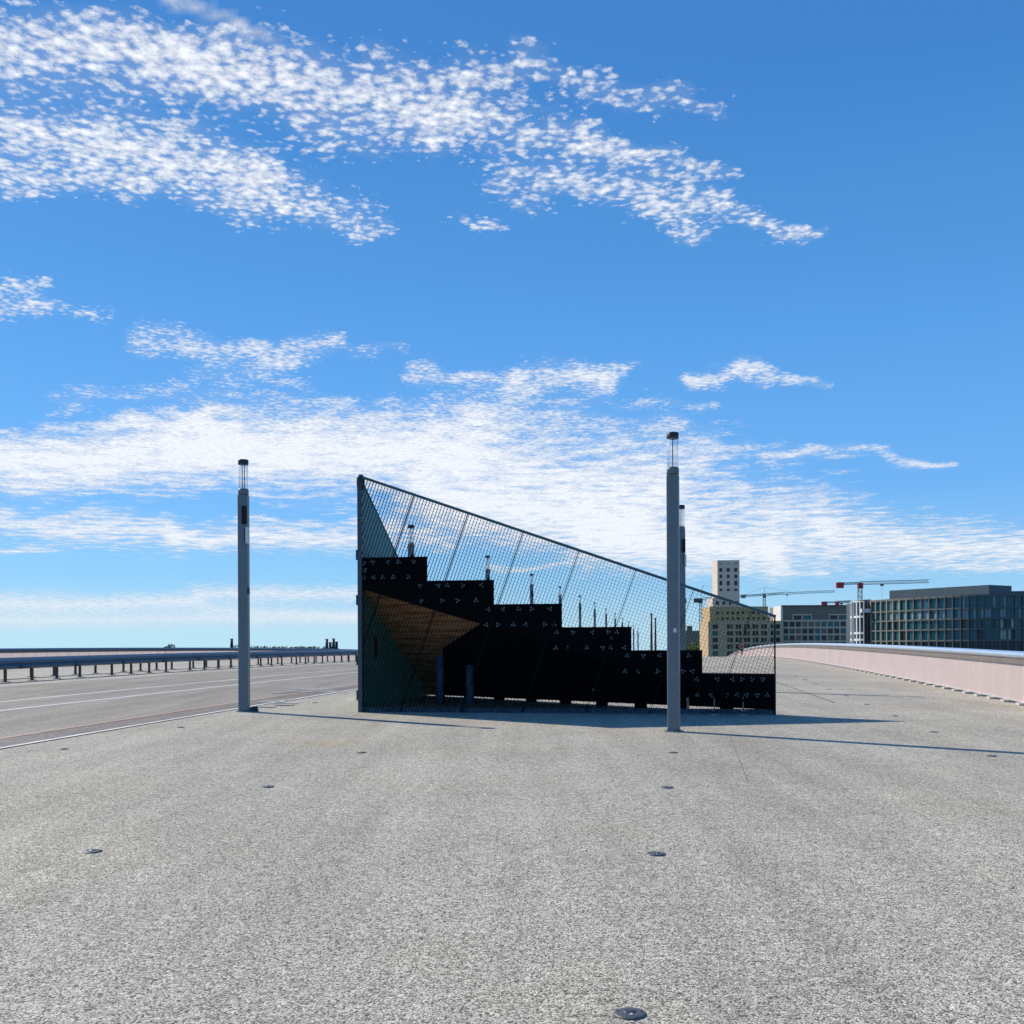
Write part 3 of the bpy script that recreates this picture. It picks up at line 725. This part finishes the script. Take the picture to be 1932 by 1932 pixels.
hb = MB(); hb.lathe(pr+Vector((0, -.0, 1.66)), [(.095, 0), (.105, .05), (.08, .11), (.03, .135)], 12); hb.build('hair', m_hair, per, True)
for (x_, y_, z_) in ((-.10, -.18, .04), (.10, .33, .20)):
    MB().box(pr+Vector((x_, y_, z_)), (.10, .27, .09)).build('shoe', m_shoe, per, bevel=.03)

# ------------------------------------------------------------------ buildings
m_cream = mat('cream_render', (.68, .55, .44), .8, var=.05, scale=.3); m_ochre = mat('ochre_cladding', (.56, .37, .17), .7, var=.12, scale=.4)
m_ochre2 = mat('sand_cladding', (.58, .40, .235), .7, var=.08, scale=.4); m_greyb = mat('grey_block', (.25, .195, .155), .8, var=.15, scale=.3)
m_grid = mat('blush_concrete_grid', (.80, .52, .36), .7, var=.05); m_whitef = mat('white_frame', (.74, .73, .70), .6)
m_offf = mat('taupe_pilaster', (.12, .125, .11), .55, var=.08, scale=.3); m_offl = mat('sunlit_pilaster', (.34, .28, .20), .6)  # second one lighter: glancing sun on the first bays, put into the colour
m_pent = mat('slate_penthouse', (.07, .10, .115), .5, var=.06, scale=.2)
m_win = mat('dark_window', (.012, .022, .032), .2, spec=.4); m_win2 = mat('teal_window', (.02, .13, .15), .2, spec=.4); m_blind = mat('blind_behind_window', (.22, .33, .36), .3)
m_roofd = mat('dark_roof', (.06, .065, .07), .7); m_warm = mat('lit_plaster_window', (.55, .50, .38), .6)
def frame_axes(P0, P1):
    X = (P1-P0); X.z = 0; w = X.length; X.normalize(); Y = Vector((-X.y, X.x, 0))
    if Y.y < 0: Y = -Y
    return X, Y, w
def facade(root, P0, P1, z0, z1, cols, rows, wm, pick, thick=.4, frame_name='facade_frame', winlist=None):
    """cols/rows: opening intervals in fractions of width / metres above z0"""
    X, Y, w = frame_axes(P0, P1); O = Vector((P0.x, P0.y, z0)); b = MB()
    def bx(a0, a1, h0, h1):
        if a1-a0 > .01 and h1-h0 > .01: b.box(O+X*((a0+a1)/2)+Y*(thick/2)+up*((h0+h1)/2), (a1-a0, thick, h1-h0), (X, Y, up))
    h = 0
    for (r0, r1) in rows:
        bx(0, w, h, r0); a = 0
        for (c0, c1) in cols: bx(a, c0*w, r0, r1); a = c1*w
        bx(a, w, r0, r1); h = r1
    bx(0, w, h, z1-z0)
    b.build(frame_name, wm, root)
    for ri, (r0, r1) in enumerate(rows):
        for ci, (c0, c1) in enumerate(cols):
            m_ = pick(ri, ci)
            if m_ is None: continue
            bb = MB(); bb.box(O+X*((c0+c1)/2*w)+Y*(thick*.75)+up*((r0+r1)/2), ((c1-c0)*w-.006, .06, r1-r0-.006), (X, Y, up)); bb.build('window', m_, root)
def body(root, P0, P1, z0, z1, depth, m_, off=.402, name='wall'):
    X, Y, w = frame_axes(P0, P1); a = Vector((P0.x, P0.y, z0))+Y*off; c = Vector((P1.x, P1.y, z0))+Y*off
    MB().prism([a, c, c+Y*(depth-off), a+Y*(depth-off)], up*(z1-z0)).build(name, m_, root)
def grd(n, m0, m1, gap):                 # n openings between m0..m1 (fractions) separated by gap
    w = (m1-m0-gap*(n-1))/n; return [(m0+i*(w+gap), m0+i*(w+gap)+w) for i in range(n)]
ZB = -8.0
rnd = random.Random(3)
# tower
D = 480
T0, T1 = at(1353.5, 1057, D), at(1395, 1057, D); zt = T0.z; zs = at(1344, 1128, D).z
t = empty('tower_building', (T0.x, D, ZB), 'slender cream tower block with three columns of windows, tallest building', 'building')
zrow = lambda y: at(1370, y, D).z
rows = [(zrow(y1)-zs, zrow(y0)-zs) for (y0, y1) in ((1115.2-4.5, 1115.2), (1104.5-8.5, 1104.5), (1090.8-6.4, 1090.8), (1078.6-7, 1078.6), (1065-3.2, 1065))]
facade(t, T0, T1, zs, zt, [(.09, .22), (.42, .56), (.76, .91)], rows, m_cream, lambda r, c: m_warm if r == 4 else m_win, .8)
body(t, T0, T1, zs, zt, 12, m_cream, .802)
T0b = at(1344.5, 1128, D)
zl = at(1370, 1200, D).z
rows = [(zrow(y1)-ZB, zrow(y0)-ZB) for (y0, y1) in ((1141, 1135), (1130, 1121))]
rows = [(zrow(1141)-ZB, zrow(1135)-ZB)]
facade(t, T0b, T1, ZB, zs-.01, [(.12, .23), (.36, .47), (.60, .71), (.84, .95)], [(zrow(1152)-ZB, zrow(1147)-ZB), (zrow(1141)-ZB, zrow(1134.5)-ZB)], m_cream, lambda r, c: m_win, .8)
body(t, T0b, T1, ZB, zs-.01, 14, m_cream, .802)
# ochre building
D = 400
t0 = at(1339, 1144.5, D); t1 = at(1449, 1144.5, D); zm = at(1400, 1171.6, D).z; zt = t0.z
t = empty('ochre_building', (t0.x, D, ZB), 'ochre and sand coloured building with rows of paired windows below the tower', 'building')
facade(t, t0, t1, zm, zt, grd(10, .11, .95, .045), [(at(1400, 1169, D).z-zm, at(1400, 1164.5, D).z-zm), (at(1400, 1159, D).z-zm, at(1400, 1153.5, D).z-zm)], m_ochre, lambda r, c: m_win if (c*7+r*3) % 5 else None, .5)
body(t, t0, t1, zm, zt, 16, m_ochre, .502)
u0, u1 = at(1335.5, 1171.6, D), at(1477, 1171.6, D); u0.y -= .8; u1.y -= .8
cw = []
cw += [(.055, .13)]
for i in range(5):
    s0 = .25+i*.113; cw += [(s0, s0+.036), (s0+.042, s0+.078)]
cw += [(.83, .87), (.90, .955)]
rw = []
for i in range(5): yb = 1239.0-i*12.6; rw.append((at(1400, yb-2.2, D).z-ZB, at(1400, yb-10.6, D).z-ZB))
facade(t, u0, u1, ZB, zm, cw, rw, m_ochre2, lambda r, c: m_win2 if (r+c) % 3 == 0 else m_win, .6)
body(t, u0, u1, ZB, zm, 18, m_ochre2, .602)
# link block between ochre and grey
D = 440; a0, a1 = at(1449, 1164, D), at(1474, 1164, D)
t = empty('link_building', (a0.x, D, ZB), 'low pale grey block in the gap between the ochre and the grey building', 'building')
body(t, a0, a1, ZB, a0.z, 14, m_greyb, 0); b = MB(); b.box(((a0.x+a1.x)/2, D-.1, a0.z+.15), (a1.x-a0.x+.6, 1, .3)); b.build('parapet_cap', m_cream, t)
# grey grid building
D = 410; a0, a1 = at(1476, 1143, D), at(1609, 1143, D); zt = a0.z; zm = at(1540, 1171, D).z; zh = at(1540, 1158.5, D).z
t = empty('grid_building', (a0.x, D, ZB), 'grey building with pale grid of window bays and white left end wall', 'building')
body(t, a0, a1, ZB, zt, 20, m_greyb, .5)
lw = at(1472.3, 1143, D); b = MB(); b.box(((lw.x+a0.x)/2+.2, D+6, (ZB+zt)/2), (a0.x-lw.x, 12, zt-ZB)); b.build('end_wall', m_whitef, t)
X, Y, w = frame_axes(a0, a1)
rows = []
hs = [at(1540, y, D).z for y in (1236, 1223, 1210, 1197, 1184, 1171)]
n_c = 15; colx = [i/n_c for i in range(n_c+1)]
rows = [(hs[i]-ZB+.35, hs[i+1]-ZB-.35) for i in range(5)]
facade(t, a0, a1, ZB, zm+.3, grd(11, .008, .99, .016), rows, m_grid, lambda r, c: [m_win, m_greyb, m_win2, m_win][(r*5+c*3+(r*c) % 3) % 4], .5)
for (f0, f1) in ((.145, .42), (.66, .92)):
    p0 = a0+X*(w*f0); p1 = a0+X*(w*f1)
    facade(t, p0-Y*.1, p1-Y*.1, zm+.31, zh, [(.05, .47), (.53, .95)], [(.1, zh-zm-.31-.5)], m_grid, lambda r, c: m_win2 if c else m_win, .58)
b = MB(); b.box(((a0.x+a1.x)/2, D+.3, zt+.12), (w+.6, 1.2, .24)); b.build('roof_edge', m_pent, t)
# office building with rounded corner
t = empty('office_building', (at(1650, 1200, 300).x, 300, ZB), 'long dark teal glazed office building with white rounded corner on the right', 'building')
hq = lambda px, py, D_: at(px, py, D_)
wp = [hq(1607, 1136, 312), hq(1610, 1134, 308), hq(1615.5, 1133.3, 305.5), hq(1622, 1132.6, 304), hq(1629.5, 1131.6, 303)]
for i in range(4):
    p0, p1 = wp[i], wp[i+1]; zt = 15.4
    hs = [at(1615, y, 304).z for y in (1245, 1224, 1207, 1194.5, 1163.5, 1134)]
    zt = hs[-1]
    rows = [(hs[k_]-ZB+.3, hs[k_+1]-ZB-.3) for k_ in range(1, 5)]
    facade(t, p0, p1, ZB, zt, [(.14, .86)], rows, m_whitef, lambda r, c: m_offf if r in (2, 3) and i in (0,) else m_win, .5)
ctr = hq(1650, 1135, 318)
b = MB(); b.prism([Vector((wp[0].x+1.5, wp[0].y+1, ZB)), Vector((wp[1].x+.5, wp[1].y+1, ZB)), Vector((wp[3].x, wp[3].y+1.2, ZB)), Vector((wp[4].x, wp[4].y+1.2, ZB)), Vector((wp[4].x+2.6, wp[4].y+3, ZB)), Vector((wp[4].x+2.6+9, 330, ZB)), Vector((wp[0].x*330/312+5, 330, ZB))], up*(15.0-ZB)); b.build('corner_core', m_greyb, t)
rp0, rp1 = hq(1630, 1131, 306), hq(1642.5, 1131, 305)
facade(t, rp0, rp1, ZB, 15.2, [(.1, .5), (.62, .95)], [(at(1630, y+10, 305).z-ZB, at(1630, y, 305).z-ZB) for y in (1212, 1196, 1180, 1164)], m_ochre2, lambda r, c: m_roofd, .5, 'recess_wall')
b = MB(); b.box(((wp[4].x+.9), 302.6, at(1626, 1152, 302).z), (3.6, 1.2, 1.1)); b.build('balcony', m_whitef, t)
# glazed run: bay points
ptsx = [1643]; wbay = 9.3
while ptsx[-1] < 1990: ptsx.append(ptsx[-1]+wbay); wbay = min(wbay+.75, 14.8)
def Dof(px):
    f = (px-1643)/290
    return 302-40*(1-(1-min(f, 1))**2.0)*.93-1.5*max(f-1, 0)
def topz(px): return at(px, 1131.3-(px-1643)*.0447-.0, Dof(px)).z
ZT = topz(1700)
bays = [Vector((at(px, 1200, Dof(px)).x, Dof(px), 0)) for px in ptsx]
fl = [ZT]                                    # storey lines from the top
for hgt in (3.35, 2.75, 2.75, 3.0, 3.1, 3.3, 3.3): fl.append(fl[-1]-hgt)
bands = [MB() for _ in range(8)]; nw = 0; restw = {}
for i in range(len(bays)-1):
    p0, p1 = bays[i], bays[i+1]; X, Y, w = frame_axes(p0, p1)
    MB().box(Vector((p0.x, p0.y, (ZT+ZB)/2))+Y*.2, (.24 if i > 6 else .34, .55, ZT-ZB), (X, Y, up)).build('pilaster', m_offf if i > 6 else m_offl, t)
    for k_, z in enumerate(fl[:-1]):
        bands[k_].box(p0+X*(w/2)+Y*.25+up*(z-.22 if k_ else z-.3), (w, .5, .44 if k_ else .6), (X, Y, up))
    for k_ in range(6):
        zA, zB_ = fl[k_+1]+.02, fl[k_]-.45
        for hf in (0, 1):
            a = .18+hf*(w-.36)/2; ww = (w-.36)/2
            r_ = rnd.random()
            if k_ == 1: m_ = m_blind if (r_ < .72 and i > 2) else m_win2
            elif k_ >= 4: m_ = m_win
            elif k_ == 0: m_ = m_win2 if r_ < .85 else m_blind
            else: m_ = m_win2 if r_ < .8 else m_win
            if i >= 18 and k_ in (2, 3) and i < 20: m_ = m_warm if r_ < .8 else m_win
            nw += 1
            if nw <= 0: pass
            c_ = p0+X*(a+ww/2)+Y*.52+up*((zA+zB_)/2)
            if k_ < 4 and nw % 1 == 0 and (k_*1000+i*2+hf) is not None and hf == 0 and i < 25:
                bb = MB(); bb.box(c_, (ww-.12, .06, zB_-zA), (X, Y, up)); bb.build('window', m_, t)
            else:
                restw.setdefault(m_.name, (m_, MB()))[1].box(c_, (ww-.12, .06, zB_-zA), (X, Y, up))
for q_ in bands:
    if q_.v: q_.build('floor_band', m_offf, t)
for nm, (m_, mb) in restw.items(): tag(mb.build('windows', m_, t), kind='stuff')
b = MB()
for i in range(len(bays)-1):
    p0, p1 = bays[i], bays[i+1]; X, Y, w = frame_axes(p0, p1)
    b.prism([p0+Y*.6+up*ZB, p1+Y*.6+up*ZB, p1+Vector((0, 22, ZB)), p0+Vector((0, 22, ZB))], up*(ZT-.1-ZB))
b.build('wall', m_pent, t)
def penthouse(x0, x1, y0, y1, back, m_, name):
    P0 = hq(x0, y0, Dof(x0)+back); P1 = hq(x1, y1, Dof(x1)+back); z = (P0.z+P1.z)/2
    X, Y, w = frame_axes(P0, P1); a = Vector((P0.x, P0.y, ZT-.1)); c = Vector((P1.x, P1.y, ZT-.1))
    return MB().prism([a, c, c+Y*10, a+Y*10], up*(z-ZT+.1)).build(name, m_, t)
penthouse(1678, 1866, 1113.2, 1104.6, 3.5, m_pent, 'penthouse')
for px_ in (1726, 1785):
    P = hq(px_, 1110, Dof(px_)+3.0); b = MB(); b.box(Vector((P.x, P.y, ZT+1.2)), (.15, .3, 2.4)); b.build('penthouse_rib', m_offf, t)
P0 = hq(1868, 1120, Dof(1868)+4); P1 = hq(1990, 1118, Dof(1990)+4)
facade(t, P0, P1, ZT-.05, ZT+.9, grd(12, .30, .98, .015), [(.15, .6)], m_offf, lambda r, c: m_blind, .5, 'upper_wall')
body(t, P0, P1, ZT-.05, ZT+.9, 8, m_offf, .502, 'upper_block')
# small grey block far left and its trees
D = 620; a0, a1 = at(1293, 1190, D), at(1334, 1187, D)
t = empty('slate_building', (a0.x, D, ZB), 'distant slate grey block left of the ochre building, behind trees', 'building')
body(t, a0, a1, ZB, a0.z, 15, m_greyb, 0); b = MB(); c_ = at(1302, 1186, D); b.box((c_.x, D+3, c_.z), (3.2, 3, 3.4)); b.build('chimney', m_greyb, t)

# ------------------------------------------------------------------ cranes
m_cred = mat('crane_red', (.42, .03, .04), .5); m_cgrey = mat('crane_white_grey', (.42, .44, .46), .5); m_cgreen = mat('crane_pale_green', (.33, .42, .40), .5); m_cw = mat('counterweight', (.09, .10, .11), .8)
def truss(b, A, B, w, r, n):
    A = Vector(A); B = Vector(B); d = (B-A).normalized(); U = up if abs(d.z) < .8 else Vector((1, 0, 0)); Sd = d.cross(U).normalized(); U = Sd.cross(d).normalized()
    co = [U*(w/2)+Sd*(w/2), U*(w/2)-Sd*(w/2), -U*(w/2)+Sd*(w/2), -U*(w/2)-Sd*(w/2)]
    for c_ in co: b.tube(A+c_, B+c_, r, 4)
    for i in range(n):
        p0 = A+(B-A)*(i/n); p1 = A+(B-A)*((i+1)/n)
        for (i0, i1) in ((0, 2), (1, 3), (0, 1), (2, 3)):
            b.tube(p0+co[i0], p1+co[i1], r*.7, 4)
def crane(label, D, mast, zbase, jib_l, jib_r, apex, mm, red, w=1.2, r=.11):
    """all points are 3d; mast=(px, ytop)"""
    P = at(mast[0], mast[1], D); t = empty('tower_crane', (P.x, D, zbase), label, 'crane', 'tower cranes')
    b = MB(); truss(b, (P.x, D, zbase), P, w*1.2, r*1.2, 16); b.build('mast', mm, t)
    JL = at(*jib_l, D); JR = at(*jib_r, D); J0 = Vector((P.x, D, JL.z+(JR.z-JL.z)*(P.x-JL.x)/(JR.x-JL.x)))
    b = MB(); truss(b, J0, JR, w, r, 26); b.build('jib', mm, t)
    b = MB(); truss(b, JL, J0, w*.6, r, 8); b.build('counter_jib', m_cw if red else mm, t)
    b = MB(); b.box(JL+Vector((.9, 0, -.6)), (3.0, 1.6, 2.4)); b.build('counterweight', m_cred if red else m_cw, t, bevel=.1)
    b = MB(); b.box(J0+Vector((-.1, -.6, -1.1)), (2.0, 1.8, 2.4)); b.build('cab', m_cred if red else m_cw, t, bevel=.15)
    if apex:
        A = at(*apex, D); b = MB(); b.tube(J0, A, r*1.5, 5); b.tube(A, JL, r*.6, 4); b.tube(A, J0+(JR-J0)*.45, r*.6, 4); b.build('apex_tower', mm, t)
    b = MB(); c_ = J0+(JR-J0)*.32; b.box(c_+Vector((0, 0, -w*.9)), (1.3, 1, .7)); b.tube(c_-up*w, c_-up*(w+5), .05, 4); b.build('trolley', m_cw, t)
crane('red and white flat-top crane rising behind the white rounded corner of the office', 430, (1622.5, 1101), ZB, (1580.5, 1101.5), (1752, 1096.5), None, m_cgrey, True)
crane('low red crane just peeping over the roof of the grey grid building', 560, (1579, 1139), ZB, (1552, 1137), (1606, 1135), None, m_cgrey, True)
crane('pale crane whose mast stands left of the ochre building and jib passes behind the tower', 560, (1322, 1130), ZB, (1311, 1131), (1478, 1119.5), (1327, 1104), m_cgreen, False, 1.1, .10)
crane('pale grey crane jib showing right of the cream tower', 700, (1442, 1121), ZB, (1400, 1123.5), (1575, 1115.5), (1442.5, 1108), m_cgreen, False, 1.2, .12)

# ------------------------------------------------------------------ trees
def leafmat(name, c1, c2):
    m = bpy.data.materials.new(name); m.use_nodes = True; t = m.node_tree; b = t.nodes['Principled BSDF']; b.inputs['Roughness'].default_value = .7
    g = t.nodes.new('ShaderNodeNewGeometry'); mxn = t.nodes.new('ShaderNodeMix'); mxn.data_type = 'RGBA'
    t.links.new(g.outputs['Random Per Island'], mxn.inputs[0]); mxn.inputs[6].default_value = (*c1, 1); mxn.inputs[7].default_value = (*c2, 1); t.links.new(mxn.outputs[2], b.inputs['Base Color']); return m
m_leafb = leafmat('spring_leaves', (.09, .16, .03), (.16, .24, .06)); m_leafd = leafmat('dark_leaves', (.025, .05, .025), (.05, .09, .035)); m_bark = mat('bark', (.08, .06, .045), .9)
def crown(b, c, rx, rz, n, s):
    lobes = [(Vector((random.gauss(0, .45)*rx, random.gauss(0, .45)*rx, random.uniform(-.6, .6)*rz)), random.uniform(.3, .55)) for _ in range(9)]
    for _ in range(n):
        l, f = random.choice(lobes); g = Vector((random.gauss(0, 1), random.gauss(0, 1), random.gauss(0, 1))).normalized()*random.uniform(.6, 1)
        P = c+l+Vector((g.x*rx*f, g.y*rx*f, g.z*rz*f)); a_ = Vector((random.gauss(0, 1), random.gauss(0, 1), random.gauss(0, 1))).normalized(); t_ = a_.orthogonal().normalized(); c2 = a_.cross(t_)
        k_ = len(b.v); b.v += [P+t_*s, P+c2*s*.7, P-t_*s, P-c2*s*.7]; b.f.append([k_, k_+1, k_+2, k_+3])
def tree(px, ytop, D_, rx, ml, label, grp, zb=ZB, n=900):
    T = at(px, ytop, D_); hgt = T.z-zb; r = empty('tree', (T.x, D_, zb), label, 'tree', grp)
    b = MB(); b.tube((T.x, D_, zb), (T.x, D_, zb+hgt*.6), .35, 8, .15)
    for k_ in range(5):
        g = k_*1.3; b.tube((T.x, D_, zb+hgt*(.3+.05*k_)), (T.x+rx*.6*math.cos(g), D_+rx*.6*math.sin(g), zb+hgt*(.55+.06*k_)), .14, 6, .05)
    b.build('trunk', m_bark, r); b = MB(); crown(b, Vector((T.x, D_, zb+hgt*.62)), rx, hgt*.42, n, .45); b.build('crown', ml, r)
tree(1297, 1207, 520, 4.2, m_leafb, 'bright green tree farthest left under the slate block', 'trees at the bridge end')
tree(1310, 1204, 500, 4.6, m_leafb, 'bright green tree in the middle of the clump left of the ochre building', 'trees at the bridge end')
tree(1324, 1199, 510, 4.6, m_leafb, 'tallest bright green tree, touching the ochre building', 'trees at the bridge end')
tree(1288, 1212, 500, 3.5, m_leafb, 'low green tree half hidden by the lamp post', 'trees at the bridge end')
tree(321, 1215.5, 700, 7.5, m_leafd, 'distant round green tree rising over the left parapet', None, -12, 1400)
tree(447, 1217, 720, 5, m_leafd, 'small dark tree beside the lone distant chimney', None, -12, 900)
b = MB()
for i in range(44):
    px_ = 466+i*4.0; T = at(px_, 1221.3, 900); crown(b, Vector((T.x, 900+random.uniform(-5, 5), T.z-3.0)), 3.0, 4.4, 110, .6)
tag(b.build('far_treeline', m_leafd), 'thin dark line of far woodland along the opposite bank, left of the staircase', 'woodland', kind='stuff')
for i, (px_, yt, wd) in enumerate(((437, 1205, 1.5), (616.5, 1205.5, 1.5), (623, 1211.5, 1.3), (629.2, 1204.5, 1.5), (635, 1210.5, 1.4))):
    T = at(px_, yt, 880); r = empty('chimney_stack', (T.x, 880, -12), ['lone distant dark chimney left of the left lamp post', 'leftmost of the four distant dark chimneys left of the staircase', 'shorter second of the four distant dark chimneys', 'tallest of the four distant dark chimneys', 'rightmost of the four distant dark chimneys'][i], 'chimney', 'distant chimneys on the far bank')
    MB().tube((T.x, 880, -12), (T.x, 880, T.z), wd*1.1, 10, wd*.8).build('shaft', m_dark, r, True)
    MB().tube((T.x, 880, T.z-.6), (T.x, 880, T.z), wd*.95, 10).build('rim', m_leafd, r)
